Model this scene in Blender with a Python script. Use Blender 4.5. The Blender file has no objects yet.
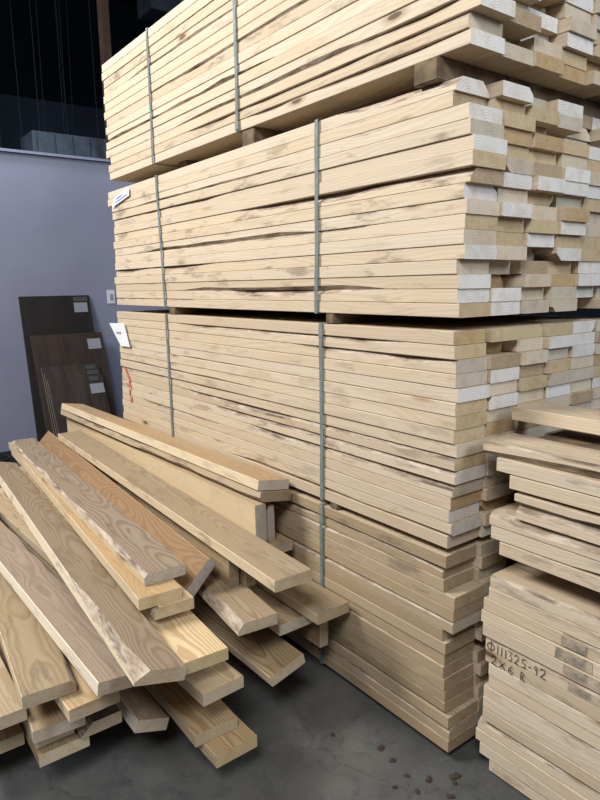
import bpy, bmesh, math, random
from mathutils import Vector, Matrix

# ------------------------------------------------------------------ camera, world, lights, exposure
scn = bpy.context.scene
COL = scn.collection
D = math.radians

cam_data = bpy.data.cameras.new('camera')
cam = bpy.data.objects.new('camera', cam_data)
COL.objects.link(cam)
cam_data.sensor_fit = 'VERTICAL'
cam_data.sensor_height = 36.0
cam_data.lens = 635.6349 / 800 * 36
cam_data.clip_start = 0.02
_yaw, _pitch, _roll = 0.927, 0.1783, -0.0159
fw = Vector((-math.sin(_yaw) * math.cos(_pitch), math.cos(_yaw) * math.cos(_pitch), -math.sin(_pitch)))
rt = fw.cross(Vector((0, 0, 1))).normalized()
up = rt.cross(fw)
r2 = math.cos(_roll) * rt + math.sin(_roll) * up
u2 = -math.sin(_roll) * rt + math.cos(_roll) * up
m = Matrix((r2, u2, -fw)).transposed().to_4x4()
m.translation = Vector((1.1173, -1.3745, 1.4389))
cam.matrix_world = m
scn.camera = cam

world = bpy.data.worlds.new('world')
scn.world = world
world.use_nodes = True
world.node_tree.nodes['Background'].inputs[0].default_value = (0.75, 0.85, 1.0, 1)
world.node_tree.nodes['Background'].inputs[1].default_value = 0.16

def area(name, loc, target, size, power, color, sy=None):
    l = bpy.data.lights.new(name, 'AREA')
    l.shape = 'RECTANGLE'
    l.size = size
    l.size_y = sy or size
    l.energy = power
    l.color = color
    o = bpy.data.objects.new(name, l)
    COL.objects.link(o)
    o.location = loc
    o.rotation_euler = (Vector(target) - Vector(loc)).to_track_quat('-Z', 'Y').to_euler()
    return o

area('high_bay_light_front', (-2.35, -2.9, 4.1), (-1.0, 0.0, 1.2), 1.4, 240, (1.0, 0.965, 0.905))
area('high_bay_light_aisle', (2.0, -2.7, 4.1), (0.2, 0.0, 0.9), 1.4, 150, (0.98, 0.98, 1.0))
area('cool_right_fill', (4.2, 1.4, 3.6), (0.0, 0.4, 1.9), 1.6, 120, (0.80, 0.89, 1.0))  # unseen cool fill, added to brighten the board ends from the right
area('wall_wash_fill', (-4.05, -0.6, 3.9), (-4.5, 0.1, 2.1), 0.6, 50, (0.86, 0.88, 1.0))  # unseen lamp added close to the wall to lift its upper part

scn.view_settings.view_transform = 'Standard'
scn.view_settings.look = 'None'
scn.view_settings.exposure = -0.02
scn.view_settings.gamma = 1.0
scn.view_settings.use_curve_mapping = False

# ------------------------------------------------------------------ materials
def new_mat(name):
    mt = bpy.data.materials.new(name)
    mt.use_nodes = True
    nt = mt.node_tree
    nt.nodes.clear()
    out = nt.nodes.new('ShaderNodeOutputMaterial')
    b = nt.nodes.new('ShaderNodeBsdfPrincipled')
    nt.links.new(b.outputs[0], out.inputs[0])
    return mt, nt, b

class NB:
    """tiny node-building helper"""
    def __init__(s, nt):
        s.nt = nt
    def put(s, sock, v):
        if hasattr(v, 'links'):
            s.nt.links.new(v, sock)
        else:
            if isinstance(v, tuple) and len(v) == 3 and sock.type == 'RGBA':
                v = (*v, 1)
            sock.default_value = v
    def node(s, t, **kw):
        n = s.nt.nodes.new(t)
        for k, v in kw.items():
            setattr(n, k, v)
        return n
    def math(s, op, a, b=0.0, c=None, clamp=False):
        n = s.node('ShaderNodeMath', operation=op, use_clamp=clamp)
        s.put(n.inputs[0], a); s.put(n.inputs[1], b)
        if c is not None: s.put(n.inputs[2], c)
        return n.outputs[0]
    def vmath(s, op, a, b):
        n = s.node('ShaderNodeVectorMath', operation=op)
        s.put(n.inputs[0], a); s.put(n.inputs[1], b)
        return n.outputs[0]
    def noise(s, vec, scale, detail=3.0, rough=0.55, dist=0.0):
        n = s.node('ShaderNodeTexNoise')
        s.put(n.inputs['Vector'], vec)
        n.inputs['Scale'].default_value = scale
        n.inputs['Detail'].default_value = detail
        n.inputs['Roughness'].default_value = rough
        n.inputs['Distortion'].default_value = dist
        return n.outputs[0]
    def ramp(s, fac, lo, hi, a=0.0, b=1.0):
        n = s.node('ShaderNodeMapRange', interpolation_type='SMOOTHSTEP')
        s.put(n.inputs[0], fac)
        n.inputs[1].default_value = lo; n.inputs[2].default_value = hi
        n.inputs[3].default_value = a; n.inputs[4].default_value = b
        return n.outputs[0]
    def mix(s, f, a, b, mode='MIX'):
        n = s.node('ShaderNodeMix', data_type='RGBA', blend_type=mode)
        s.put(n.inputs[0], f); s.put(n.inputs[6], a); s.put(n.inputs[7], b)
        return n.outputs[2]
    def attr(s, name):
        n = s.node('ShaderNodeAttribute', attribute_type='OBJECT', attribute_name=name)
        return n
    def sep(s, v):
        n = s.node('ShaderNodeSeparateXYZ'); s.put(n.inputs[0], v); return n.outputs
    def comb(s, x, y, z):
        n = s.node('ShaderNodeCombineXYZ')
        s.put(n.inputs[0], x); s.put(n.inputs[1], y); s.put(n.inputs[2], z)
        return n.outputs[0]

def wood_mat(name, attr_name, kind):
    mt, nt, b = new_mat(name)
    k = NB(nt)
    tc = k.node('ShaderNodeTexCoord').outputs['Object']
    rnd = k.node('ShaderNodeObjectInfo').outputs['Random']
    x, y, z = k.sep(tc)
    r1 = k.math('MULTIPLY', rnd, 37.0)
    xo = k.math('ADD', x, r1)
    # growth rings: distance from a pith line that wanders along the board
    low = k.comb(k.math('MULTIPLY', xo, 0.8), k.math('MULTIPLY', y, 1.1), k.math('MULTIPLY', z, 1.1))
    w1 = k.math('SUBTRACT', k.noise(low, 1.3, 2.0), 0.5)
    w2 = k.math('SUBTRACT', k.noise(k.vmath('ADD', low, (7.3, 2.1, 4.4)), 1.6, 2.0), 0.5)
    fr = k.math('FRACT', k.math('MULTIPLY', rnd, 91.7))
    py = k.math('MULTIPLY_ADD', fr, 0.12, -0.06)
    fr2 = k.math('FRACT', k.math('MULTIPLY', rnd, 53.3))
    pz = k.math('MULTIPLY_ADD', fr2, -0.07, -0.015)
    dy = k.math('ADD', k.math('SUBTRACT', y, py), k.math('MULTIPLY', w1, 0.09))
    dz = k.math('ADD', k.math('SUBTRACT', z, pz), k.math('MULTIPLY', w2, 0.11))
    rr = k.math('SQRT', k.math('ADD', k.math('MULTIPLY', dy, dy), k.math('MULTIPLY', dz, dz)))
    ring = k.math('FRACT', k.math('MULTIPLY_ADD', rr, 150.0, k.math('MULTIPLY', k.noise(k.comb(k.math('MULTIPLY', xo, 7.0), k.math('MULTIPLY', y, 26.0), k.math('MULTIPLY', z, 26.0)), 1.0, 2.0), 1.1)))
    late = k.math('MULTIPLY', k.ramp(ring, 0.25, 0.8), k.ramp(ring, 1.0, 0.88))
    # fine fibre streaks along the board
    fib = k.noise(k.comb(k.math('MULTIPLY', xo, 2.2), k.math('MULTIPLY', y, 90.0), k.math('MULTIPLY', z, 90.0)), 1.0, 4.0, 0.6)
    base = k.attr(attr_name).outputs['Color']
    tone = k.attr('weather').outputs['Fac']
    if kind == 'end':
        blot = k.noise(k.vmath('ADD', tc, k.comb(r1, r1, r1)), 22.0, 4.0, 0.65)
        saw = k.noise(k.comb(r1, k.math('MULTIPLY', k.math('ADD', y, k.math('MULTIPLY', z, fr)), 60.0), k.math('MULTIPLY', z, 260.0)), 1.0, 2.0)
        c = k.mix(k.math('MULTIPLY', late, 0.34), base, (0.30, 0.20, 0.11))
        c = k.mix(k.ramp(blot, 0.42, 0.72, 0.0, 0.55), c, k.mix(1.0, base, (0.72, 0.58, 0.42), 'MULTIPLY'))
        c = k.mix(k.ramp(saw, 0.4, 0.75, 0.0, 0.14), c, (0.72, 0.69, 0.64))
        rough = 0.85
    else:
        st = {'face': 0.56, 'edge': 0.26}[kind]
        dark = k.mix(1.0, base, (0.58, 0.44, 0.31), 'MULTIPLY')
        c = k.mix(k.math('MULTIPLY', late, k.math('MULTIPLY', k.attr('ring_strength').outputs['Fac'], st)), base, dark)
        c = k.mix(k.ramp(fib, 0.30, 0.75, 0.0, 0.30), c, k.mix(1.0, base, (0.80, 0.72, 0.60), 'MULTIPLY'))
        # slow tone drift, fresh pale patches and grey-brown yard stain
        sl = k.noise(k.comb(k.math('MULTIPLY', xo, 1.7), k.math('MULTIPLY', y, 6.0), k.math('MULTIPLY', z, 6.0)), 1.5, 4.0, 0.6)
        c = k.mix(k.ramp(sl, 0.5, 0.72, 0.0, 0.35), c, k.mix(1.0, base, (0.86, 0.76, 0.62), 'MULTIPLY'))
        stn = k.noise(k.comb(k.math('MULTIPLY', xo, 3.0), k.math('MULTIPLY', y, 16.0), k.math('MULTIPLY', z, 14.0)), 1.6, 5.0, 0.65)
        c = k.mix(k.math('MULTIPLY', k.ramp(stn, 0.53, 0.66), tone), c, (0.17, 0.125, 0.09))
        # knots: rare stretched dark cells with a halo
        v = k.node('ShaderNodeTexVoronoi', feature='F1')
        nt.links.new(k.comb(k.math('MULTIPLY', xo, 1.6), k.math('MULTIPLY', y, 5.0), k.math('MULTIPLY', z, 5.0)), v.inputs['Vector'])
        v.inputs['Scale'].default_value = 1.5
        dd = v.outputs['Distance']
        keep = k.math('GREATER_THAN', k.sep(v.outputs['Color'])[0], 0.5)
        dn = k.math('ADD', dd, k.math('MULTIPLY', k.math('SUBTRACT', fib, 0.5), 0.06))
        c = k.mix(k.math('MULTIPLY', k.ramp(dn, 0.17, 0.07), k.math('MULTIPLY', keep, 0.55)), c, (0.30, 0.19, 0.10))
        c = k.mix(k.math('MULTIPLY', k.ramp(dn, 0.085, 0.055), k.math('MULTIPLY', keep, 0.85)), c, (0.085, 0.055, 0.035))
        rough = 0.72
    nt.links.new(c, b.inputs['Base Color'])
    b.inputs['Roughness'].default_value = rough
    b.inputs['Specular IOR Level'].default_value = 0.25
    bp = k.node('ShaderNodeBump')
    bp.inputs['Strength'].default_value = 0.25
    bp.inputs['Distance'].default_value = 0.0015
    nt.links.new(fib, bp.inputs['Height'])
    nt.links.new(bp.outputs[0], b.inputs['Normal'])
    return mt

M_FACE = wood_mat('sawn_wood_face', 'face_col', 'face')
M_EDGE = wood_mat('sawn_wood_edge', 'edge_col', 'edge')
M_END = wood_mat('sawn_wood_end', 'end_col', 'end')

def wane_mat():
    mt, nt, b = new_mat('wane_bark')
    k = NB(nt)
    tc = k.node('ShaderNodeTexCoord').outputs['Object']
    rnd = k.math('MULTIPLY', k.node('ShaderNodeObjectInfo').outputs['Random'], 23.0)
    x, y, z = k.sep(tc)
    v = k.comb(k.math('ADD', k.math('MULTIPLY', x, 9.0), rnd), k.math('MULTIPLY', y, 45.0), k.math('MULTIPLY', z, 45.0))
    n1 = k.noise(v, 1.0, 5.0, 0.7)
    n2 = k.noise(k.vmath('ADD', v, (5, 9, 2)), 0.45, 3.0, 0.6)
    c = k.mix(k.ramp(n1, 0.34, 0.66), (0.54, 0.455, 0.36), (0.25, 0.18, 0.125))
    c = k.mix(k.ramp(n2, 0.50, 0.66, 0.0, 0.9), c, (0.095, 0.062, 0.045))
    nt.links.new(c, b.inputs['Base Color'])
    b.inputs['Roughness'].default_value = 0.9
    bp = k.node('ShaderNodeBump')
    bp.inputs['Strength'].default_value = 0.6
    bp.inputs['Distance'].default_value = 0.004
    nt.links.new(n1, bp.inputs['Height'])
    nt.links.new(bp.outputs[0], b.inputs['Normal'])
    return mt
M_WANE = wane_mat()

def plain(name, col, rough=0.6, metal=0.0, var=0.0, scale=4.0, col2=None, spec=0.4):
    mt, nt, b = new_mat(name)
    k = NB(nt)
    if col2 is not None or var:
        tc = k.node('ShaderNodeTexCoord').outputs['Object']
        n = k.noise(tc, scale, 5.0, 0.6)
        c2 = col2 if col2 is not None else tuple(c * (1 - var) for c in col)
        c = k.mix(k.ramp(n, 0.3, 0.7), col, c2)
        nt.links.new(c, b.inputs['Base Color'])
    else:
        b.inputs['Base Color'].default_value = (*col, 1)
    b.inputs['Roughness'].default_value = rough
    b.inputs['Metallic'].default_value = metal
    b.inputs['Specular IOR Level'].default_value = spec
    return mt

def concrete():
    mt, nt, b = new_mat('stained_concrete')
    k = NB(nt)
    tc = k.node('ShaderNodeTexCoord').outputs['Object']
    n1 = k.noise(tc, 1.6, 6.0, 0.62)
    n2 = k.noise(tc, 9.0, 5.0, 0.65, 0.4)
    n3 = k.noise(tc, 60.0, 3.0, 0.6)
    c = k.mix(k.ramp(n1, 0.32, 0.68), (0.070, 0.072, 0.070), (0.155, 0.150, 0.138))
    c = k.mix(k.ramp(n2, 0.48, 0.72, 0.0, 0.6), c, (0.055, 0.057, 0.058))
    c = k.mix(k.ramp(n3, 0.55, 0.75, 0.0, 0.30), c, (0.19, 0.185, 0.17))
    v = k.node('ShaderNodeTexVoronoi', feature='DISTANCE_TO_EDGE')
    nt.links.new(k.vmath('ADD', tc, k.comb(k.math('MULTIPLY', n2, 0.35), k.math('MULTIPLY', n1, 0.4), 0.0)), v.inputs['Vector'])
    v.inputs['Scale'].default_value = 1.1
    c = k.mix(k.ramp(v.outputs['Distance'], 0.006, 0.001, 0.0, 0.35), c, (0.03, 0.03, 0.03))
    nt.links.new(c, b.inputs['Base Color'])
    nt.links.new(k.ramp(n2, 0.3, 0.7, 0.55, 0.8), b.inputs['Roughness'])
    b.inputs['Specular IOR Level'].default_value = 0.3
    bp = k.node('ShaderNodeBump'); bp.inputs['Strength'].default_value = 0.15; bp.inputs['Distance'].default_value = 0.004
    nt.links.new(n3, bp.inputs['Height']); nt.links.new(bp.outputs[0], b.inputs['Normal'])
    return mt

M_FLOOR = concrete()
M_WALL = plain('painted_wall_paint', (0.245, 0.262, 0.36), 0.7, 0, 0.10, 1.6, spec=0.25)
M_DARK = plain('unlit_roof_black', (0.010, 0.014, 0.022), 0.8, spec=0.1)  # gloom of the roof space painted in as a near-black colour
M_STRAP = plain('green_grey_strap_steel', (0.26, 0.335, 0.34), 0.36, 0.3, 0.3, 30.0)
M_SEAL = plain('bright_strap_seal', (0.42, 0.45, 0.45), 0.35, 0.6)
M_RUNNER = plain('weathered_runner_wood', (0.22, 0.16, 0.10), 0.85, 0, 0, 14.0, (0.10, 0.075, 0.05), spec=0.2)
M_PAPER = plain('white_tag_paper', (0.74, 0.76, 0.80), 0.7, spec=0.2)
M_BLUE = plain('blue_print_ink', (0.12, 0.20, 0.50), 0.7, spec=0.2)
M_GREYINK = plain('grey_print_ink', (0.30, 0.30, 0.32), 0.7, spec=0.2)
M_INK = plain('black_marker_ink', (0.02, 0.02, 0.025), 0.6, spec=0.3)
M_STAMP = plain('faded_grey_stamp_ink', (0.17, 0.155, 0.14), 0.8, 0, 0, 38.0, (0.52, 0.42, 0.30), spec=0.2)
M_RED = plain('red_spray_paint', (0.62, 0.07, 0.06), 0.7, 0, 0, 40.0, (0.62, 0.24, 0.18), spec=0.2)
M_PLATE = plain('white_switch_plastic', (0.62, 0.64, 0.72), 0.4)
M_DUCT = plain('galvanised_duct_steel', (0.062, 0.082, 0.112), 0.45, 0.3, 0.5, 5.0)
M_WIRE = plain('grey_hanging_wire', (0.012, 0.018, 0.024), 0.8, spec=0.1)
M_POST = plain('rusty_brown_post', (0.045, 0.022, 0.011), 0.8, 0, 0, 3.0, (0.02, 0.011, 0.007))
M_BLACK = plain('black_bin_plastic', (0.012, 0.013, 0.016), 0.5)
M_BASE = plain('dark_vinyl_baseboard', (0.02, 0.024, 0.035), 0.6)
M_BARK = plain('bark_crumb', (0.05, 0.035, 0.025), 0.95)

def panel_mat(name, a, bcol):
    mt, nt, b = new_mat(name)
    k = NB(nt)
    tc = k.node('ShaderNodeTexCoord').outputs['Object']
    x, y, z = k.sep(tc)
    n = k.noise(k.comb(k.math('MULTIPLY', x, 9.0), k.math('MULTIPLY', y, 9.0), k.math('MULTIPLY', z, 1.1)), 2.0, 6.0, 0.65, 0.6)
    nt.links.new(k.mix(k.ramp(n, 0.3, 0.7), a, bcol), b.inputs['Base Color'])
    b.inputs['Roughness'].default_value = 0.5
    return mt
M_PAN1 = panel_mat('very_dark_brown_veneer', (0.016, 0.012, 0.011), (0.007, 0.006, 0.006))
M_PAN2 = panel_mat('dark_brown_veneer', (0.042, 0.026, 0.019), (0.018, 0.012, 0.010))
M_PAN3 = panel_mat('brown_veneer', (0.050, 0.036, 0.028), (0.020, 0.014, 0.012))
M_PANEDGE = plain('pale_board_core', (0.26, 0.23, 0.18), 0.7)

# ------------------------------------------------------------------ object helpers
def link(name, bm, mats, parent=None, recalc=True):
    if recalc:
        bmesh.ops.recalc_face_normals(bm, faces=bm.faces)
    me = bpy.data.meshes.new(name)
    bm.to_mesh(me)
    bm.free()
    for mt in (mats if isinstance(mats, (list, tuple)) else [mats]):
        me.materials.append(mt)
    o = bpy.data.objects.new(name, me)
    COL.objects.link(o)
    if parent is not None:
        o.parent = parent
    return o

def tag(o, label, cat, group=None):
    o['label'] = label
    o['category'] = cat
    if group:
        o['group'] = group
    return o

def struct(o):
    o['kind'] = 'structure'
    return o

def box(bm, lo, hi, mi=0, bevel=0.0):
    vs = [bm.verts.new((x, y, z)) for x in (lo[0], hi[0]) for y in (lo[1], hi[1]) for z in (lo[2], hi[2])]
    fs = []
    for q in ((0, 1, 3, 2), (4, 6, 7, 5), (0, 4, 5, 1), (2, 3, 7, 6), (0, 2, 6, 4), (1, 5, 7, 3)):
        f = bm.faces.new([vs[i] for i in q]); f.material_index = mi; fs.append(f)
    if bevel:
        es = list({e for f in fs for e in f.edges})
        r = bmesh.ops.bevel(bm, geom=es, offset=bevel, segments=2, affect='EDGES')
        for f in r['faces']:
            f.material_index = mi
    return fs

def box_obj(name, lo, hi, mt, parent=None, bevel=0.0):
    c = [(a + b) / 2 for a, b in zip(lo, hi)]
    bm = bmesh.new()
    box(bm, [a - q for a, q in zip(lo, c)], [b - q for b, q in zip(hi, c)], 0, bevel)
    o = link(name, bm, mt, parent)
    o.location = c
    return o

def tube(bm, pts, r, n=8):
    rings = []
    for i, p in enumerate(pts):
        p = Vector(p)
        d = (Vector(pts[min(i + 1, len(pts) - 1)]) - Vector(pts[max(i - 1, 0)])).normalized()
        a = d.orthogonal().normalized(); b = d.cross(a)
        rings.append([bm.verts.new(p + r * (math.cos(2 * math.pi * j / n) * a + math.sin(2 * math.pi * j / n) * b)) for j in range(n)])
    for a, b in zip(rings, rings[1:]):
        for j in range(n):
            bm.faces.new((a[j], a[(j + 1) % n], b[(j + 1) % n], b[j]))
    bm.faces.new(rings[0]); bm.faces.new(rings[-1])

# ------------------------------------------------------------------ the setting
struct(box_obj('floor', (-12, -9, -0.1), (7, 6, 0), M_FLOOR))
struct(box_obj('wall_left', (-4.66, -7, 0), (-4.5, 4.0, 2.515), M_WALL))
struct(box_obj('trim_1', (-4.69, -7, 2.515), (-4.47, 4.0, 2.535), M_WALL))
struct(box_obj('baseboard_left', (-4.5, -7, 0), (-4.488, 4.0, 0.11), M_BASE))
struct(box_obj('wall_back', (-12.1, -9, 0), (-11.9, 6, 7.0), M_DARK))
struct(box_obj('wall_right', (-12, 5.9, 0), (7, 6.1, 7.0), M_DARK))
struct(box_obj('back_partition', (-7.6, -9, 0), (-7.5, 5.9, 3.75), plain('dim_blue_steel_cladding', (0.014, 0.021, 0.034), 0.7, 0, 0.4, 2.0, spec=0.1)))  # added back partition, faint bluish steel beyond the low wall
struct(box_obj('ceiling', (-12, -9, 7.0), (7, 6, 7.2), M_DARK))

# ------------------------------------------------------------------ boards
BW, BT, BL = 0.14, 0.038, 2.44
PITCH = 0.0393
rng = random.Random(11)

def smooth_noise(r, n, period):
    k = max(2, int(n / period) + 2)
    a = [r.random() for _ in range(k)]
    out = []
    for i in range(n):
        t = i / (n - 1) * (k - 1.001)
        j = int(t); f = t - j; f = f * f * (3 - 2 * f)
        out.append(a[j] * (1 - f) + a[j + 1] * f)
    return out

def board_mesh(L, W, T, seed, wane=(), seg=14, bow=0.0):
    """sawn board along X, ends at +-L/2; wane = (corner, size, start, end) with corner 0 front-top, 1 back-top, 2 back-bottom, 3 front-bottom and start/end as fractions from the -X end"""
    r = random.Random(seed)
    bm = bmesh.new()
    n = seg + 1
    rad = 0.0016
    cy = [[rad] * n for _ in range(4)]; cz = [[rad] * n for _ in range(4)]
    for (c, size, s, e) in wane:
        a = smooth_noise(r, n, 2.0); b = smooth_noise(r, n, 3.0)
        for i in range(n):
            t = i / seg
            k = 0.0
            if s <= t <= e:
                k = min(1.0, (t - s) / 0.08 if s > 0 else 1.0, (e - t) / 0.08 if e < 1 else 1.0)
            k *= 0.35 + 0.8 * a[i]
            cy[c][i] = max(cy[c][i], size * k * (0.7 + 0.6 * b[i]))
            cz[c][i] = max(cz[c][i], min(T * 0.86, size * k * 0.9))
    wob = smooth_noise(r, n, 5.0)
    sg = ((-1, 1), (1, 1), (1, -1), (-1, -1))
    sec = []
    for i in range(n):
        x = -L / 2 + L * i / seg
        dz = bow * (1 - (2 * i / seg - 1) ** 2) + (wob[i] - 0.5) * 0.0006
        row = []
        for c, (sy, sz) in enumerate(sg):
            Y, Z = sy * W / 2, sz * T / 2
            p_y = (x, Y, Z - sz * cz[c][i] + dz)      # on the narrow edge
            p_z = (x, Y - sy * cy[c][i], Z + dz)      # on the wide face
            row += ([p_y, p_z] if c in (0, 2) else [p_z, p_y])
        sec.append([bm.verts.new(p) for p in row])
    # ring order: 0 front edge top,1 top front | 2 top back,3 back edge top | 4 back edge low,5 bottom back | 6 bottom front,7 front edge low
    kinds = (None, 0, None, 1, None, 0, None, 1)
    for i in range(seg):
        for j in range(8):
            f = bm.faces.new((sec[i][j], sec[i][(j + 1) % 8], sec[i + 1][(j + 1) % 8], sec[i + 1][j]))
            kd = kinds[j]
            if kd is None:
                c = j // 2
                kd = 3 if max(cy[c][i], cy[c][i + 1]) > 0.004 else 1
            f.material_index = kd
    for ring in (sec[0], sec[-1]):
        f = bm.faces.new(ring); f.material_index = 2
    return bm

WMATS = [M_FACE, M_EDGE, M_END, M_WANE]
EDGE_TONES = [(0.63, 0.535, 0.41), (0.61, 0.51, 0.38), (0.65, 0.56, 0.44), (0.57, 0.47, 0.345), (0.63, 0.53, 0.395)]
SHADED_ENDS = [(0.44, 0.36, 0.25), (0.38, 0.29, 0.18), (0.48, 0.43, 0.34), (0.35, 0.27, 0.17)]  # bottom bundle ends, shade beside the right stack painted into the brown
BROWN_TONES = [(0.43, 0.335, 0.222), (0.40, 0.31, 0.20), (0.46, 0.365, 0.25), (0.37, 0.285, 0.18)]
END_TONES = [((0.74, 0.725, 0.69), 6), ((0.62, 0.54, 0.41), 5), ((0.54, 0.42, 0.25), 5), ((0.46, 0.32, 0.16), 2.2), ((0.38, 0.285, 0.18), 1.5), ((0.52, 0.47, 0.38), 3)]

def jit(c, r, a=0.04):
    k = 1 + r.uniform(-a, a)
    return [min(0.9, v * k) for v in c]

def paint(o, face, edge, end, weather):
    o['face_col'] = list(face); o['edge_col'] = list(edge); o['end_col'] = list(end); o['weather'] = float(weather); o['ring_strength'] = 0.8

def pick_end(r):
    t = r.random() * sum(w for _, w in END_TONES)
    for c, w in END_TONES:
        t -= w
        if t <= 0:
            return c
    return END_TONES[0][0]

seedc = [100]
def stack_board(xr, y0, z0, L=BL, wane=(), tilt=0.0, weather=0.25, end=None, seg=14, T=BT, edge=None, skew=0.0):
    seedc[0] += 1
    r = random.Random(seedc[0])
    bm = board_mesh(L, BW - 0.0015, T, seedc[0], wane, seg)
    o = link('pine_board', bm, WMATS, recalc=True)
    o.location = (xr - L / 2, y0 + BW / 2, z0 + T / 2)
    o.rotation_euler = (0, tilt, skew)
    e = edge or r.choice(EDGE_TONES)
    paint(o, jit((0.56, 0.465, 0.34), r, 0.08), jit(e, r, 0.05), jit(end or pick_end(r), r, 0.07), weather)
    return o

ORD = ['zeroth', 'first', 'second', 'third', 'fourth', 'fifth', 'sixth', 'seventh', 'eighth', 'ninth', 'tenth', 'eleventh', 'twelfth', 'thirteenth', 'fourteenth', 'fifteenth', 'sixteenth', 'seventeenth', 'eighteenth']

# bundle: name, bottom z, number of rows, x of the near ends from the top row down, columns of single boards behind, first row (from the top) whose ends show
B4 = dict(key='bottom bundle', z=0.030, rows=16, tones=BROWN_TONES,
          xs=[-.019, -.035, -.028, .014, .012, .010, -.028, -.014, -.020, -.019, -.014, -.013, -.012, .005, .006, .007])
B3 = dict(key='second bundle up', z=0.681, rows=16, scatter=.005, recess=.03,
          xs=[-.015, -.012, -.007, -.004, .004, -.001, 0, -.004, .003, -.001, .001, -.005, -.011, -.015, -.006, -.018])
B2 = dict(key='third bundle up', z=1.346, rows=16, pitch=.0387,
          xs=[-.03, -.038, .014, .022, .030, .032, .024, .006, .014, .009, .010, .012, -.011, -.005, -.010, 0])
B1 = dict(key='top bundle', z=2.025, rows=15,
          xs=[.01, .0, .012, .005, .0, .01, -.01, .015, .0, .02, .0, -.02, .04, .003, .011])

# waney edges that show on the long face: {row from the top: [(corner, size, start, end)]}
W4 = {5: [(3, .010, .3, .8)], 13: [(3, .012, .5, 1.0)], 2: [(0, .020, .2, 1.0)], 3: [(0, .016, .0, .85)], 6: [(0, .018, .45, 1.0)], 9: [(3, .012, .5, .9)], 12: [(0, .014, .3, .8)], 15: [(0, .016, .4, 1.0)]}
W3 = {2: [(0, .014, .3, .95)], 13: [(0, .012, .1, .5)], 15: [(3, .012, .5, 1.0)], 3: [(0, .022, .70, 1.0)], 7: [(3, .010, .0, .6)], 9: [(0, .013, .0, .55)], 10: [(0, .022, .3, 1.0)], 11: [(0, .022, .42, 1.0)], 12: [(0, .024, .55, 1.0)], 5: [(3, .008, .3, .6)]}
W2 = {1: [(0, .034, .80, 1.0), (1, .05, .6, 1.0)], 3: [(3, .014, .0, .7)], 5: [(0, .014, .0, .5)], 7: [(0, .032, .55, 1.0)], 8: [(1, .036, .4, 1.0)], 9: [(3, .014, .15, .75)], 10: [(0, .010, .2, .9)], 12: [(0, .020, .0, .45)], 14: [(3, .016, .3, .9)], 15: [(0, .024, .45, .85)], 16: [(0, .012, .0, .4)]}
W1 = {4: [(3, .016, .1, .6)], 7: [(3, .012, .2, .8)], 10: [(3, .020, .0, .65)], 12: [(3, .013, .35, .9)], 13: [(0, .016, .5, 1.0)], 14: [(0, .018, .35, 1.0)], 15: [(0, .012, .55, 1.0)], 8: [(0, .010, .3, .6)]}

def end_word(c):
    if min(c) > 0.52: return 'white-ended'
    if c[0] > 0.55: return 'pale-ended'
    if c[2] > 0.36: return 'grey-ended'
    if c[0] > 0.48: return 'tan-ended'
    return 'brown-ended'

def in_view(p):
    d = Vector(p) - cam.matrix_world.translation
    zc = d.dot(fw)
    if zc <= 0.05:
        return False
    px = 300 + 635.63 * d.dot(r2) / zc
    py = 400 - 635.63 * d.dot(u2) / zc
    return -8 < px < 606 and -14 < py < 815

def build_bundle(b, wn, first_col_rows, ncol=6):
    """the long face board by board, then the rows of board ends behind it"""
    rows = b['rows']
    core = bmesh.new()
    grp_f = 'boards on the long face of the ' + b['key']
    grp_e = 'board ends of the ' + b['key']
    for i in range(1, rows + 1):
        z0 = b['z'] + (rows - i) * b.get('pitch', PITCH)
        r = random.Random(hash((b['rows'], i)) + int(b['z'] * 1000))
        xr = b['xs'][i - 1]
        w = wn.get(i, [])
        o = stack_board(xr, r.uniform(-0.002, 0.002) + (0.0025 if w else 0), z0, wane=w, weather=r.choice((.15, .28, .42, .6)), seg=26, end=(r.choice(SHADED_ENDS) if 'tones' in b else None), edge=r.choice(b.get('tones', EDGE_TONES)))
        extra = 'waney-edged pine board' if w else 'pine board'
        tag(o, '%s on long face of the %s, %s row from top' % (extra, b['key'], ORD[i]), 'board', grp_f)
        b.setdefault('objs', {})[i] = o
        for c in range(1, ncol):
            xo = xr * 0.4 + r.gauss(0, b.get('scatter', 0.010))
            if r.random() < b.get('recess', 0.10): xo -= r.uniform(0.03, 0.08)
            xo = min(xo, 0.032)
            y0 = c * (BW + 0.005)
            hid = first_col_rows is not None and not first_col_rows(i, c)
            if hid or not in_view((xo, y0, z0)):
                L = BL
                fs = box(core, (xo - L + .0, y0 + .001, z0 + .0005), (xo - .01, y0 + BW - .001, z0 + BT))
                continue
            ww = []
            if r.random() < 0.22:
                ww = [(r.choice((0, 1, 2, 3)), r.uniform(.015, .035), r.uniform(0, .6), 1.0)]
            o = stack_board(xo, y0, z0, wane=ww, seg=5 if not ww else 10, end=(r.choice(SHADED_ENDS) if 'tones' in b else None))
            tag(o, '%s board, %s, %s row from top, %s column from near corner' % (end_word(o['end_col']), b['key'], ORD[i], ORD[c + 1]), 'board', grp_e)
    if core.faces:
        o = link('buried_boards', core, M_RUNNER)
        o['kind'] = 'stuff'
        tag(o, 'mass of unseen pine boards packed inside the ' + b['key'], 'boards')
    else:
        core.free()

build_bundle(B4, W4, lambda i, c: c <= 1)
build_bundle(B3, W3, lambda i, c: (i <= 9 or c <= 1))
build_bundle(B2, W2, None)
build_bundle(B1, W1, lambda i, c: i >= 5)

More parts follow.
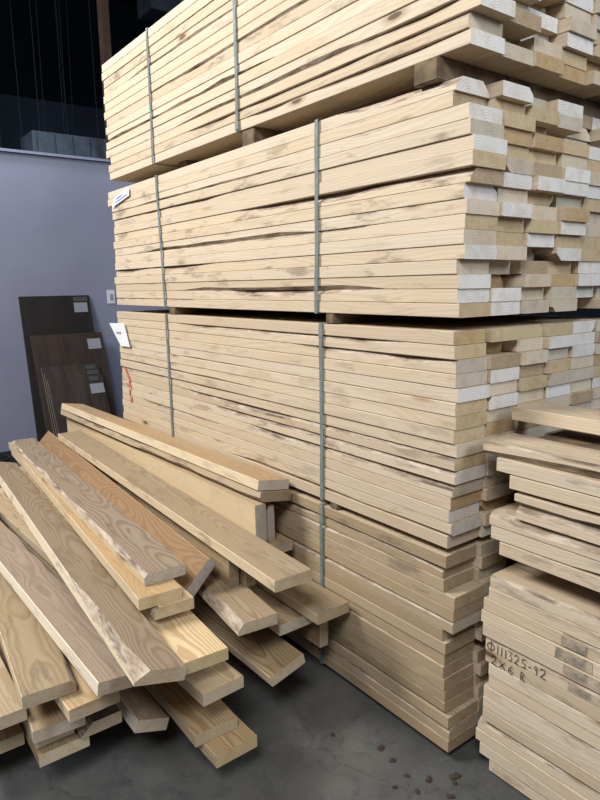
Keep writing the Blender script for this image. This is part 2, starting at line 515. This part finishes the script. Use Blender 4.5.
# wooden runners between the bundles
def runner(name_label, x, z0, z1, y0=0.0, y1=0.85, w=0.085):
    o = box_obj('wooden_runner', (x - w / 2, y0, z0 + .0008), (x + w / 2, y1, z1 - .0008), M_RUNNER, bevel=0.003)
    tag(o, name_label, 'runner', 'runners under the bundles')
B4t, B3t, B2t = B4['z'] + 16 * PITCH, B3['z'] + 16 * PITCH, B2['z'] + 16 * .0387
runner('dark weathered block under the near end of the top bundle', -0.13, B2t - .0013, B1['z'], -0.004)
runner('wooden runner under the top bundle beside its right strap', -1.03, B2t - .0013, B1['z'], 0.01)
runner('wooden runner under the top bundle beside its left strap', -1.73, B2t - .0013, B1['z'], 0.09)
runner('wooden runner under the third bundle up beside its right strap', -0.545, B3t - .0013, B2['z'], 0.002, w=0.04)
runner('wooden runner under the third bundle up beside its left strap', -1.74, B3t - .0013, B2['z'], 0.002, w=0.06)
runner('wooden runner under the second bundle up beside its right strap', -0.53, B4t - .0013, B3['z'], 0.002, w=0.04)
runner('wooden runner under the second bundle up beside its left strap', -1.80, B4t - .0013, B3['z'], 0.002, w=0.06)
for x, t in ((-0.2, 'near end'), (-1.2, 'middle'), (-2.2, 'far end')):
    runner('flat wooden runner on the floor under the %s of the bottom bundle' % t, x, -.0008, B4['z'], 0.03)

# steel straps
def strap(x_top, x_bot, zb, zt, label, seal_at=None):
    root = bpy.data.objects.new('steel_strap', None)
    COL.objects.link(root)
    root.location = ((x_top + x_bot) / 2, -0.004, zb)
    tag(root, label, 'strap', 'green-grey steel straps around the bundles')
    bm = bmesh.new()
    w = 0.0085
    y0, y1 = -0.0042, 0.884
    path = []
    n = 12
    for i in range(n + 1):
        t = i / n
        path.append((x_bot + (x_top - x_bot) * t + 0.002 * math.sin(5 * t), y0 - 0.0012 * math.sin(9 * t) ** 2, zb - .0018 + (zt - zb + .0036) * t))
    path += [(x_top, y1, zt + .0018), (x_bot, y1, zb - .0018)]
    th = 0.0012
    ring = []
    m_ = len(path)
    for i, (x, y, z) in enumerate(path):
        if i < n + 1:
            oy, oz = -th, 0.0
            if i == 0: oz = -th
            if i == n: oz = th
        else:
            oy = th; oz = th if i == n + 1 else -th
        ring.append([bm.verts.new((x - w, y, z)), bm.verts.new((x + w, y, z)), bm.verts.new((x + w, y + oy, z + oz)), bm.verts.new((x - w, y + oy, z + oz))])
    for i in range(m_):
        a, c = ring[i], ring[(i + 1) % m_]
        for j in range(4):
            bm.faces.new((a[j], a[(j + 1) % 4], c[(j + 1) % 4], c[j]))
    for v in bm.verts:
        v.co -= root.location
    link('band', bm, M_STRAP, root)
    if seal_at is not None:
        bm = bmesh.new()
        xx = x_bot + (x_top - x_bot) * (seal_at - zb) / (zt - zb) - root.location.x
        box(bm, (xx - .0105, -0.0045, seal_at - .016 - zb), (xx + .0105, -0.0012, seal_at + .016 - zb), 0, 0.001)
        link('seal', bm, M_SEAL, root)

strap(-1.84, -1.852, B1['z'], B1['z'] + 15 * PITCH, 'left steel strap around the top bundle')
strap(-1.072, -1.083, B1['z'], B1['z'] + 15 * PITCH, 'right steel strap around the top bundle', B1['z'] + 0.02)
strap(-1.825, -1.800, B2['z'], B2t, 'left steel strap around the third bundle up')
strap(-0.593, -0.609, B2['z'], B2t, 'right steel strap around the third bundle up')
strap(-1.795, -1.793, B3['z'], B3t, 'left steel strap around the second bundle up')
strap(-0.582, -0.588, B3['z'], B3t, 'right steel strap around the second bundle up', B3t - 0.03)
strap(-0.588, -0.600, B4['z'], B4t, 'steel strap around the bottom bundle behind the loose heap', B4t - 0.02)

# ------------------------------------------------------------------ the near stack at the right
RX = [.049, .096, .139, .157, .162, .081, .086, .116]
RZ = [1.008 - .0395 * k for k in range(8)]
RX2 = [.091, .087, .071, .066, .073, .085, .085, .098, .098, .082, .081, .082, .065, .062, .078, .111]
RZ2 = [.6245 - .0385 * k for k in range(16)]
WR = {0: [(0, .008, 0, 1), (3, .024, 0, 1)], 3: [(3, .016, .0, 1)], 4: [(0, .018, 0, .8)], 5: [(0, .030, 0, 1.0)], 6: [(3, .014, .08, .5)], 8: [(0, .016, 0, .4)], 10: [(0, .010, .05, .3)], 13: [(0, .012, 0, 1)], 20: [(0, .020, 0, .5)], 17: [(0, .008, 0, .6)]}
right_objs = {}
for i, (x, zt) in enumerate(list(zip(RX, RZ)) + list(zip(RX2, RZ2))):
    w = WR.get(i, [])
    T = 0.0375 if i != 3 else 0.030
    pitch = 0.0395 if i < 8 else 0.0385
    r = random.Random(500 + i)
    o = stack_board(x + BL, 0.06 + r.uniform(-.002, .002), zt - .0382, wane=w, seg=30, T=T, weather=r.choice((.15, .3, .45)))
    if i < 8:
        lb = 'pine board of the low right stack, upper pile, %s from its top' % ORD[i + 1]
    else:
        lb = 'pine board of the low right stack, lower pile, %s from its top' % ORD[i - 7]
    tag(o, lb, 'board', 'boards of the low right stack')
    right_objs[i] = o
o = stack_board(0.036 + BL, 0.208, 1.0435, seg=20)
for x in (.62, 1.6, 2.3):
    tag(box_obj('wooden_runner', (x - .03, .215, 1.0098), (x + .03, .345, 1.0432), M_RUNNER, bevel=.002), 'thin stick under the single board on top of the low right stack', 'runner', 'sticks under the top board')
tag(o, 'single pine board lying on top of the low right stack, behind the others', 'board')
for x, t in ((0.62, 'near'), (1.4, 'middle'), (2.2, 'far')):
    oo = box_obj('wooden_runner', (x - .045, .065, RZ2[0] + .0006), (x + .045, .46, RZ[7] - .0395 + .0008), M_RUNNER, bevel=.003)
    tag(oo, 'wooden runner splitting the low right stack, %s one' % t, 'runner', 'runners under the bundles')
bm = bmesh.new()
box(bm, (.13, .205, .012), (2.55, .47, RZ2[0] - .0005))
box(bm, (.13, .205, RZ[7] - .038), (2.55, .47, 1.0095))
o = link('buried_boards', bm, M_RUNNER)
o['kind'] = 'stuff'
tag(o, 'mass of unseen pine boards packed behind the front of the low right stack', 'boards')

# ------------------------------------------------------------------ the loose heap
def loose(nl, yaw, pitch_dz, label, roll=0.0, W=BW, T=BT, L=BL, wane=(), face=(0.42, 0.32, 0.20), edge=(0.62, 0.48, 0.31), end=(0.46, 0.36, 0.23), weather=0.5, bow=0.0, ring=0.8, group='loose boards of the heap'):
    """nl = near end, left corner of the upper face; yaw turns the far end, pitch_dz = far end height change, roll>0 lifts the right side"""
    y = D(yaw)
    d = Vector((-math.cos(y), -math.sin(y), pitch_dz / L)).normalized()    # towards the far end
    xl = -d
    side = Vector((-math.sin(y), math.cos(y), 0))
    upv = xl.cross(side).normalized()
    rl = D(roll)
    yl = side * math.cos(rl) + upv * math.sin(rl)
    zl = xl.cross(yl).normalized()
    seedc[0] += 1
    bm = board_mesh(L, W, T, seedc[0], wane, 30, bow)
    o = link('loose_board', bm, WMATS)
    c = Vector(nl) + d * (L / 2) + yl * (W / 2) - zl * (T / 2)
    mm = Matrix((xl, yl, zl)).transposed().to_4x4()
    mm.translation = c
    o.matrix_world = mm
    r = random.Random(seedc[0])
    paint(o, jit(face, r, .03), jit(edge, r, .03), jit(end, r, .03), weather)
    o['ring_strength'] = float(ring)
    tag(o, label, 'board', group)
    return o

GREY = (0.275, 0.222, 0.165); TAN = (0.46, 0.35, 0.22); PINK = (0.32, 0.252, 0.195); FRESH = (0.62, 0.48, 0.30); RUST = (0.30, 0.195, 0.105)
CREAM = (0.72, 0.60, 0.42)
LOOSE = [
 # key, near-left corner, yaw, dz, kwargs
 ('T1', (-.768, -.155, .737), -.3, -.045, dict(roll=-9, L=2.40, ring=.5, face=(.45, .32, .185), edge=CREAM, end=(.50, .47, .42), weather=.25, label='tan board lying on top at the right edge of the loose heap')),
 ('T1b', (-.756, -.155, .696), -.3, -.045, dict(roll=-9, face=TAN, edge=(.52, .42, .29), end=(.28, .22, .15), wane=[(0, .026, .05, .62), (3, .02, .5, 1)], label='thin waney board directly under the top tan board of the heap')),
 ('V1', (-.760, -.178, .497), -1.6, -.06, dict(roll=90, W=.150, T=.047, ring=.15, face=(.70, .56, .36), edge=TAN, end=(.36, .35, .33), weather=.12, label='cream board standing on edge beside the wide grey flat board')),
 ('V2', (-.775, -.122, .486), -1.6, -.05, dict(roll=90, face=TAN, end=(.36, .33, .29), wane=[(0, .02, .3, 1), (1, .02, .4, 1)], label='rough board standing on edge just behind the cream one')),
 ('A', (-.369, -.366, .560), -1.9, .010, dict(face=(.35, .275, .185), edge=CREAM, end=(.44, .345, .215), weather=.45, label='long flat tan board whose near end overhangs above the strap foot')),
 ('C1', (-.690, -.646, .545), -2.8, 0, dict(ring=1.2, L=2.23, face=GREY, edge=CREAM, end=(.40, .36, .30), weather=.85, wane=[(0, .017, .0, 1), (1, .010, .0, .6)], label='grey weathered waney board lying highest on the left of the heap')),
 ('C2', (-.622, -.696, .506), -4.2, 0, dict(ring=.5, face=(.44, .31, .165), edge=CREAM, end=(.50, .40, .22), weather=.2, label='yellow board right under the grey weathered waney board')),
 ('C3', (-.605, -.655, .467), -3.4, 0, dict(W=.132, face=FRESH, edge=CREAM, end=(.46, .38, .24), wane=[(0, .02, .6, 1)], label='pale chipped board under the yellow one, second below the grey waney board')),
 ('S', (-.385, -.670, .400), -3.2, 0, dict(ring=1.2, face=(.62, .49, .30), edge=CREAM, end=(.50, .39, .20), weather=.22, label='pale board with clear ring lines on its end, right of the widest grey board')),
 ('E', (-.300, -.840, .487), -3.5, 0, dict(ring=1.0, roll=-14, face=(.28, .22, .155), edge=(.78, .69, .53), end=(.40, .32, .215), weather=.5, wane=[(0, .027, .74, 1)], label='wide grey-tan board with a bright flaking left edge, right of the pinkish grey board')),
 ('F', (-.391, -.908, .437), 1.7, 0, dict(roll=-8, face=PINK, edge=(.82, .75, .62), end=(.36, .30, .225), weather=.35, wane=[(1, .022, .2, .75)], label='pinkish grey board with a bright narrow left edge, left of the wide grey-tan board')),
 ('G', (-.550, -1.062, .3765), -4.4, 0, dict(face=(.34, .265, .165), edge=CREAM, end=(.38, .31, .21), weather=.7, wane=[(1, .03, .9, 1)], label='mottled tan board with a blotchy face at the far left, above the shadow')),
 ('H', (-.630, -1.178, .290), -.3, 0, dict(face=(.46, .37, .25), edge=CREAM, end=(.42, .35, .25), label='board running out of the left side of the picture, below the mottled board')),
 ('I', (-.474, -.965, .336), 2, 0, dict(face=(.50, .37, .21), edge=CREAM, end=(.42, .34, .23), weather=.2, label='board with straight stripes tucked under the pinkish grey board')),
 ('J', (-.570, -1.040, .250), -4, 0, dict(face=(.40, .30, .185), edge=(.55, .46, .33), end=(.42, .37, .30), label='shaded board poking out below the striped board at the lower left')),
 ('K', (-.572, -1.030, .170), 0, 0, dict(face=(.26, .19, .11), edge=(.42, .33, .2), end=(.50, .42, .28), label='lowest board at the lower left, pale end close to the floor')),
 ('L', (-.700, -1.178, .168), 0, 0, dict(face=TAN, edge=(.5, .4, .27), end=(.42, .34, .21), label='board low at the left picture edge beside the pale lowest end')),
 ('O', (-.374, -.652, .170), -1, 0, dict(ring=1.3, face=(.44, .33, .19), edge=(.6, .48, .31), end=(.42, .34, .22), weather=.25, label='brown board low in front, lying straight on the frontmost floor board')),
 ('P', (-.308, -.622, .130), 1, 0, dict(ring=1.5, face=(.50, .38, .22), edge=(.70, .57, .38), end=(.50, .38, .20), weather=.1, label='frontmost board near the floor with bold growth rings on its end')),
 ('U', (-.357, -.629, .300), 3, 0, dict(ring=1.2, face=(.58, .47, .31), edge=(.6, .5, .36), end=(.46, .38, .27), label='short showing board end with pale striped face below the ringed end')),
 ('W', (-.462, -.444, .402), -6, 0, dict(ring=1.2, face=(.38, .30, .20), edge=CREAM, end=(.44, .37, .25), weather=.35, wane=[(0, .046, .35, 1)], label='board with an oval grain figure and dark bark along its left side')),
 ('X', (-.500, -.262, .318), 0, 0, dict(face=(.40, .31, .20), edge=CREAM, end=(.56, .52, .43), label='grey-tan board with a whitish end, right of the oval grain board')),
 ('Y', (-.418, -.164, .360), 0, 0, dict(face=(.36, .285, .19), edge=CREAM, end=(.46, .37, .24), label='board lying against the stack, rightmost end of the loose heap')),
 ('AA', (-.430, -.351, .200), 1, 0, dict(ring=1.5, roll=13, face=(.36, .28, .175), edge=(.70, .60, .44), end=(.55, .48, .35), weather=.1, label='tilted board with pointed arches in its grain, hanging low over bare floor')),
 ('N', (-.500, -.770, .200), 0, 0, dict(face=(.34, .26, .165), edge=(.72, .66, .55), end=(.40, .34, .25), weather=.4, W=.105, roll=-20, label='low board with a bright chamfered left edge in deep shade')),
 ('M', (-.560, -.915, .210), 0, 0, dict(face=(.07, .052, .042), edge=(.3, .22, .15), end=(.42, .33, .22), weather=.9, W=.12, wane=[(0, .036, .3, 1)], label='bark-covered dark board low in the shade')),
 ('R', (-.717, -.498, .422), -3.6, 0, dict(roll=47, face=RUST, edge=(.5, .34, .18), end=(.30, .28, .26), weather=.3, label='reddish brown board tilted on its side between grey and tan boards')),
 ('Z', (-.488, -.100, .180), -1, 0, dict(roll=90, face=(.34, .24, .14), edge=(.44, .34, .22), end=(.42, .34, .24), label='narrow board end standing upright beneath the rightmost loose board')),
 ('Vb', (-.735, -.172, .486), -.4, -.05, dict(end=(.38, .34, .29), label='flat board under the two boards that stand on edge')),
 ('M1', (-.600, -1.030, .2105), 0, 0, dict(W=.108, face=GREY, end=(.44, .37, .26), label='half-hidden rough board end between the shaded board and the bark-covered one')),
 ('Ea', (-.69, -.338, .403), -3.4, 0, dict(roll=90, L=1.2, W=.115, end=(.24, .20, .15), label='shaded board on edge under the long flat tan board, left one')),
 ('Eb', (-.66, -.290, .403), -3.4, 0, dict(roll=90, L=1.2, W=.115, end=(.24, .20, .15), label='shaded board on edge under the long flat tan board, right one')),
]
occupied = []
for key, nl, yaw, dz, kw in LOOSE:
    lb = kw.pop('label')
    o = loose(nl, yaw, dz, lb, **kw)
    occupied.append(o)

# heap bearers on the floor and the boards buried between the layers
for x in (-1.15, -2.55):
    o = box_obj('wooden_runner', (x - .045, -1.22, 0), (x + .045, -0.02, .0895), M_RUNNER, bevel=.003)
    tag(o, 'wooden bearer on the floor under the %s half of the loose heap' % ('near' if x > -2 else 'far'), 'runner', 'bearers under the loose heap')

def corners(o):
    return [o.matrix_world @ Vector(c) for c in o.bound_box]
bpy.context.view_layer.update()
def slice_box(o, x):
    """y/z extent of a board where it crosses the plane x"""
    mw = o.matrix_world
    me = o.bound_box
    ys, zs = [], []
    lo, hi = Vector(me[0]), Vector(me[6])
    for yy in (lo.y, hi.y):
        for zz in (lo.z, hi.z):
            a = mw @ Vector((lo.x, yy, zz)); b = mw @ Vector((hi.x, yy, zz))
            if abs(b.x - a.x) < 1e-6: continue
            t = (x - a.x) / (b.x - a.x)
            if t < -.0 or t > 1.0: return None
            p = a.lerp(b, t); ys.append(p.y); zs.append(p.z)
    return min(ys), max(ys), min(zs), max(zs)
rf = random.Random(77)
boxes = {x: [s for s in (slice_box(o, x) for o in occupied) if s] for x in (-1.02, -1.3, -1.6, -1.9, -2.2, -2.5, -2.62)}
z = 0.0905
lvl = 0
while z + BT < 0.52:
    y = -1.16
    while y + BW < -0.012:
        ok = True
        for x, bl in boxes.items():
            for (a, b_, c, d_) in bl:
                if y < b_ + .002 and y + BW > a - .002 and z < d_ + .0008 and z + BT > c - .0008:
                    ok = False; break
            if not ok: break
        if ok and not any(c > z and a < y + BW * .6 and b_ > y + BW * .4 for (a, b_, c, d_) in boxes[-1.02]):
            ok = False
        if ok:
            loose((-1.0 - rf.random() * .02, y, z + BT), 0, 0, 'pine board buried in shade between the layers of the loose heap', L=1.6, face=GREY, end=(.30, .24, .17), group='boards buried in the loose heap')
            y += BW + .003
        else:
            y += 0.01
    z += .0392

# ------------------------------------------------------------------ writing, stamps, tags
def ribbon(bm, pts, w, y, cyc=False):
    """a flat pen stroke in the XZ plane facing -Y"""
    n = len(pts)
    prev = None; first = None
    for i, (x, z) in enumerate(pts):
        a = pts[(i - 1) % n] if (cyc or i) else pts[i]
        b = pts[(i + 1) % n] if (cyc or i < n - 1) else pts[i]
        dx, dz = b[0] - a[0], b[1] - a[1]
        l = math.hypot(dx, dz) or 1
        nx, nz = -dz / l * w / 2, dx / l * w / 2
        q = (bm.verts.new((x + nx, y, z + nz)), bm.verts.new((x - nx, y, z - nz)))
        if prev: bm.faces.new((prev[0], q[0], q[1], prev[1]))
        if first is None: first = q
        prev = q
    if cyc: bm.faces.new((prev[0], first[0], first[1], prev[1]))

GLY = {
 '1': [[(.45, 0), (.5, 1)]],
 '2': [[(.05, .78), (.3, 1), (.7, .95), (.75, .65), (.1, .02), (.35, .1), (.9, .0)]],
 '3': [[(.05, 1), (.8, .95), (.35, .55), (.8, .4), (.6, .05), (.05, .0)]],
 '5': [[(.85, 1), (.25, .95), (.2, .55), (.7, .55), (.75, .15), (.1, 0)]],
 '6': [[(.7, 1), (.2, .5), (.2, .1), (.6, 0), (.8, .3), (.5, .5), (.2, .3)]],
 '9': [[(.75, .7), (.45, .95), (.2, .7), (.45, .45), (.75, .7), (.6, 0)]],
 '-': [[(.1, .45), (.8, .5)]],
 'x': [[(.05, .9), (.9, .05)], [(.05, .05), (.85, .9)]],
 'R': [[(.15, 0), (.2, 1)], [(.2, 1), (.75, .85), (.7, .6), (.25, .5), (.85, 0)]],
 'O': [[(.5 + .45 * math.cos(a * math.pi / 6), .45 + .4 * math.sin(a * math.pi / 6)) for a in range(13)], [(.5, 0), (.6, 1.1)]],
}
def write(name, text, x0, z0, h, wds, parent, y, drop=0.0, pen=.0026, mt=M_INK, gap=.2):
    x = x0
    for ch, wd in zip(text, wds):
        if ch != ' ':
            bm = bmesh.new()
            for st in GLY[ch]:
                ribbon(bm, [(x + a * wd, z0 + b * h + drop * (x - x0)) for a, b in st], pen, 0.0)
            for v in bm.verts:
                v.co.y = y
                v.co -= parent.location
            link(name, bm, mt, parent, recalc=False)
        x += wd * (1 + gap)

yf = 0.0565
t1 = right_objs[13]
write('marker_writing', 'O11132S-92'.replace('S', '5'), .091, .398, .027, [.026, .011, .011, .011, .016, .018, .018, .014, .016, .02], t1, yf, -.02)
t2 = right_objs[14]
write('marker_writing', '2x6 R', .106, .3585, .027, [.022, .024, .022, .012, .016], t2, yf, -.03)
for i, (xa, xb, ia, ib) in enumerate(((.315, .38, .1, .95), (.300, .40, .0, 1.0), (.325, .43, .1, 1.0), (.34, .44, .1, .8))):
    o = right_objs[10 + i]
    bm = bmesh.new()
    zc = RZ2[2 + i] - .036
    box(bm, (xa, yf + .0008, zc + .032 * ia + .001), (xb, yf + .0012, zc + .032 * ib))
    for v in bm.verts: v.co -= o.location
    link('ink_stamp', bm, M_STAMP, o)

# faded marks on the far end of the third bundle up
def faded(o, x0, z0, n, w, h, lean=0.0):
    bm = bmesh.new(); r = random.Random(int(x0 * -1000))
    for k in range(n):
        xx = x0 + k * w
        a, b_ = r.random(), r.random()
        ribbon(bm, [(xx, z0 + h * a * .3), (xx + w * .5, z0 + h * (.5 + .5 * b_)), (xx + w * .8, z0 + h * .2 * b_)], .0035, 0)
    for v in bm.verts:
        v.co.y = -.0052
        v.co -= o.location
    link('faded_lettering', bm, M_GREYINK, o, recalc=False)
def row_z(b, i): return b['z'] + (b['rows'] - i) * b.get('pitch', PITCH)
faded(B2['objs'][5], -2.33, row_z(B2, 5) + .006, 6, .035, .026)
faded(B2['objs'][10], -2.28, row_z(B2, 10) + .004, 2, .03, .03)
faded(B2['objs'][11], -2.28, row_z(B2, 11) + .004, 2, .03, .03)
faded(B2['objs'][2], -2.00, row_z(B2, 2) + .003, 2, .02, .03)
faded(B3['objs'][5], -2.30, row_z(B3, 5) + .006, 3, .03, .026)

# red spray strokes
reds = [(-2.385, -2.345), (-2.345, -2.31), (-2.33, -2.30), (-2.325, -2.335), (-2.31, -2.32)]
for k, i in enumerate((9, 10, 11, 12, 13)):
    o = B3['objs'][i]
    z0 = row_z(B3, i)
    bm = bmesh.new()
    a, b_ = reds[k]
    ribbon(bm, [(a, z0 + .037), ((a + b_) / 2 + .006, z0 + .02), (b_, z0 + .001)], .016, 0)
    if k in (2,):
        ribbon(bm, [(a - .04, z0 + .03), (a, z0 + .012)], .012, 0)
    for v in bm.verts:
        v.co.y = -.0040
        v.co -= o.location
    link('spray_mark', bm, M_RED, o, recalc=False)

def paper(name, pts, th, label, lines, mt=M_PAPER, ink=None):
    ink = ink or M_BLUE
    """a sheet from four corner points with printed lines as its part"""
    p = [Vector(q) for q in pts]
    nrm = (p[1] - p[0]).cross(p[3] - p[0]).normalized()
    c = sum(p, Vector()) / 4
    bm = bmesh.new()
    f = [bm.verts.new(q - c) for q in p]; g = [bm.verts.new(q - c + nrm * th) for q in p]
    bm.faces.new(f); bm.faces.new(g)
    for i in range(4):
        bm.faces.new((f[i], f[(i + 1) % 4], g[(i + 1) % 4], g[i]))
    o = link(name, bm, mt)
    o.location = c
    bm = bmesh.new()
    def P(u, v, s): return (p[0].lerp(p[1], u)).lerp(p[3].lerp(p[2], u), v) - c + nrm * s
    for (u0, u1, v0, v1) in lines:
        for s in (th + .0006, -.0006):
            bm.faces.new([bm.verts.new(P(u, v, s)) for u, v in ((u0, v0), (u1, v0), (u1, v1), (u0, v1))])
    link('printed_lines', bm, ink, o, recalc=False)
    return tag(o, label, 'tag')
zt = row_z(B2, 2)
paper('paper_tag', [(-2.395, -.0085, zt - .012), (-2.15, -.0085, zt + .024), (-2.15, -.0085, zt + .066), (-2.36, -.0085, zt + .036)], .0008,
      'white paper tag with blue print stuck to the far end of the third bundle up', [(.2, .9, .2, .36), (.2, .6, .55, .72)])
zt = row_z(B3, 3)
paper('paper_tag', [(-2.39, -.013, zt - .075), (-2.26, -.011, zt - .075), (-2.33, -.010, zt + .055), (-2.50, -.030, zt + .050)], .0008,
      'white paper tag hanging off the far end of the second bundle up', [(.2, .55, .55, .62)], ink=M_GREYINK)

# ------------------------------------------------------------------ sample panels leaning on the wall
def panel(y0, y1, zt, xb, xt, th, mt, label, labels):
    root = bpy.data.objects.new('flooring_sample_board', None)
    COL.objects.link(root)
    root.location = (xb, (y0 + y1) / 2, 0)
    tag(root, label, 'panel', 'flooring sample boards leaning on the wall')
    ang = math.atan2(xb - xt, zt)
    h = zt / math.cos(ang)
    root.rotation_euler = (0, -ang, 0)
    w = (y1 - y0) / 2
    bm = bmesh.new()
    box(bm, (-th, -w, .003), (0, w, h), 0, .001)
    for f in bm.faces:
        if abs(f.normal.x) < .5: f.material_index = 1
    bm.normal_update()
    for f in bm.faces:
        f.material_index = 0 if f.normal.x > .5 else 1
    link('panel_sheet', bm, [mt, M_PANEDGE if labels and mt is M_PAN3 else M_PAN1], root)
    for (ya, yb, za, zb, mm) in labels:
        bm = bmesh.new()
        box(bm, (.0004, ya - (y0 + y1) / 2, h - (zt - za)), (.0016, yb - (y0 + y1) / 2, h - (zt - zb)))
        link('paper_label', bm, mm, root)
PL = plain('grey_sample_label', (0.24, 0.25, 0.29), 0.7, spec=.2)
PL2 = plain('dim_sample_label', (0.06, 0.06, 0.065), 0.7, spec=.2)
panel(-0.038, 0.54, 1.385, -4.25, -4.48, .014, M_PAN1, 'tallest near-black sample board leaning on the wall', [(.40, .515, 1.24, 1.322, PL), (.40, .52, 1.332, 1.372, PL2)])
panel(0.0, 0.60, 1.065, -4.05, -4.40, .014, M_PAN2, 'dark brown sample board in front of the near-black one', [(.463, .575, .92, 1.01, PL)])
panel(0.035, 0.487, .812, -3.95, -4.27, .012, M_PAN3, 'brown sample board with a pale left edge, rear of the short trio', [(.39, .47, .765, .80, PL2)])
panel(0.045, 0.497, .765, -3.91, -4.235, .012, M_PAN3, 'brown sample board with a pale left edge, middle of the short trio', [(.39, .48, .722, .758, PL2)])
panel(0.055, 0.510, .718, -3.87, -4.20, .012, M_PAN3, 'brown sample board in front of the other leaning panels', [(.39, .47, .672, .71, PL2), (.385, .50, .56, .645, PL)])

# switch plate
root = bpy.data.objects.new('light_switch', None); COL.objects.link(root); root.location = (-4.5, .745, 1.365)
tag(root, 'white light switch on the grey wall beside the stack', 'switch')
bm = bmesh.new(); box(bm, (0, -.036, -.06), (.006, .036, .06), 0, .002); link('switch_plate', bm, M_PLATE, root)
bm = bmesh.new(); box(bm, (.006, -.012, -.025), (.012, .012, .025), 0, .002); link('switch_rocker', bm, M_GREYINK, root)

# black bin at the foot of the wall
root = bpy.data.objects.new('black_bin', None); COL.objects.link(root); root.location = (-4.2, -.42, 0)
tag(root, 'black plastic bin on the floor by the grey wall', 'bin')
bm = bmesh.new()
prof = [(.10, 0), (.13, .12), (.138, .125), (.138, .14), (.126, .14), (.118, .03)]
n = 20
rings = [[bm.verts.new((q * math.cos(2 * math.pi * j / n), q * math.sin(2 * math.pi * j / n), z)) for j in range(n)] for q, z in prof]
for a, b_ in zip(rings, rings[1:]):
    for j in range(n):
        bm.faces.new((a[j], a[(j + 1) % n], b_[(j + 1) % n], b_[j]))
bm.faces.new(rings[0]); bm.faces.new(rings[-1])
link('bin_body', bm, M_BLACK, root)

# ------------------------------------------------------------------ the dark space beyond the wall
root = bpy.data.objects.new('metal_cabinet', None); COL.objects.link(root); root.location = (-5.3, .62, 0)
tag(root, 'grey-blue ribbed metal cabinet behind the top of the wall', 'cabinet')
bm = bmesh.new(); box(bm, (-.2, -.27, 0), (.2, .42, 2.84), 0, .004); link('cabinet_body', bm, M_DUCT, root)
for k in range(5):
    bm = bmesh.new(); yy = -.25 + k * .16
    box(bm, (.2, yy, 2.0), (.212, yy + .012, 2.83)); link('rib', bm, M_DUCT, root)
rw = random.Random(5)
wires = [(-5.6, .20, .205), (-5.7, .40, .42), (-5.6, .55, .56), (-5.9, .70, .70), (-5.6, .78, .81), (-5.65, .86, .85), (-5.75, 1.0, .93), (-5.6, 1.12, 1.14), (-6.2, .95, 1.05)]
for (x, ya, yb) in wires:
    bm = bmesh.new()
    pts = []
    for i in range(13):
        t = i / 12
        pts.append((x + .02 * math.sin(4 * t + ya * 9), ya + (yb - ya) * t + .012 * math.sin(3 * t + x), 6.99 - 4.9 * t))
    tube(bm, pts, .003, 6)
    o = link('hanging_wire', bm, M_WIRE)
    tag(o, 'thin grey wire hanging in the dark space above the wall', 'wire', 'wires hanging in the dark')
o = box_obj('wooden_post', (-4.90, .945, 0), (-4.80, 1.02, 7.0), M_POST, bevel=.006)
tag(o, 'rusty brown post rising into the dark roof beside the top bundle', 'post')
o = box_obj('ventilation_duct', (-6.4, 2.0, 4.5), (-6.0, 2.8, 5.3), M_DUCT, bevel=.01)
tag(o, 'grey duct in the dark roof just above the top bundle', 'duct')
for (ya) in (2.15, 2.65):
    bm = bmesh.new()
    tube(bm, [(0, ya - 2.4, .38), (0, ya - 2.4, 2.1)], .006, 6)
    link('hanger_rod', bm, M_WIRE, o)

# bark crumbs on the floor
crumbs = [(.02, -.10, .014), (.06, -.03, .018), (.075, -.05, .010), (-.03, -.14, .009), (-.10, -.13, .012), (-.16, -.12, .014), (.10, -.10, .012), (-.02, -.20, .008), (.03, -.16, .010), (-.3, -.2, .009)]
for k, (x, y, s) in enumerate(crumbs):
    r = random.Random(900 + k)
    bm = bmesh.new()
    bmesh.ops.create_icosphere(bm, subdivisions=2, radius=1)
    for v in bm.verts:
        q = 1 + r.uniform(-.3, .3)
        v.co = Vector((v.co.x * s * q, v.co.y * s * .6 * q, v.co.z * .0035))
    o = link('bark_chip', bm, M_BARK)
    o.location = (x, y, .0032); o.rotation_euler = (0, 0, r.uniform(0, 3))
    tag(o, 'dark bark chip on the concrete floor at the foot of the stack', 'bark chip', 'bark chips on the floor')
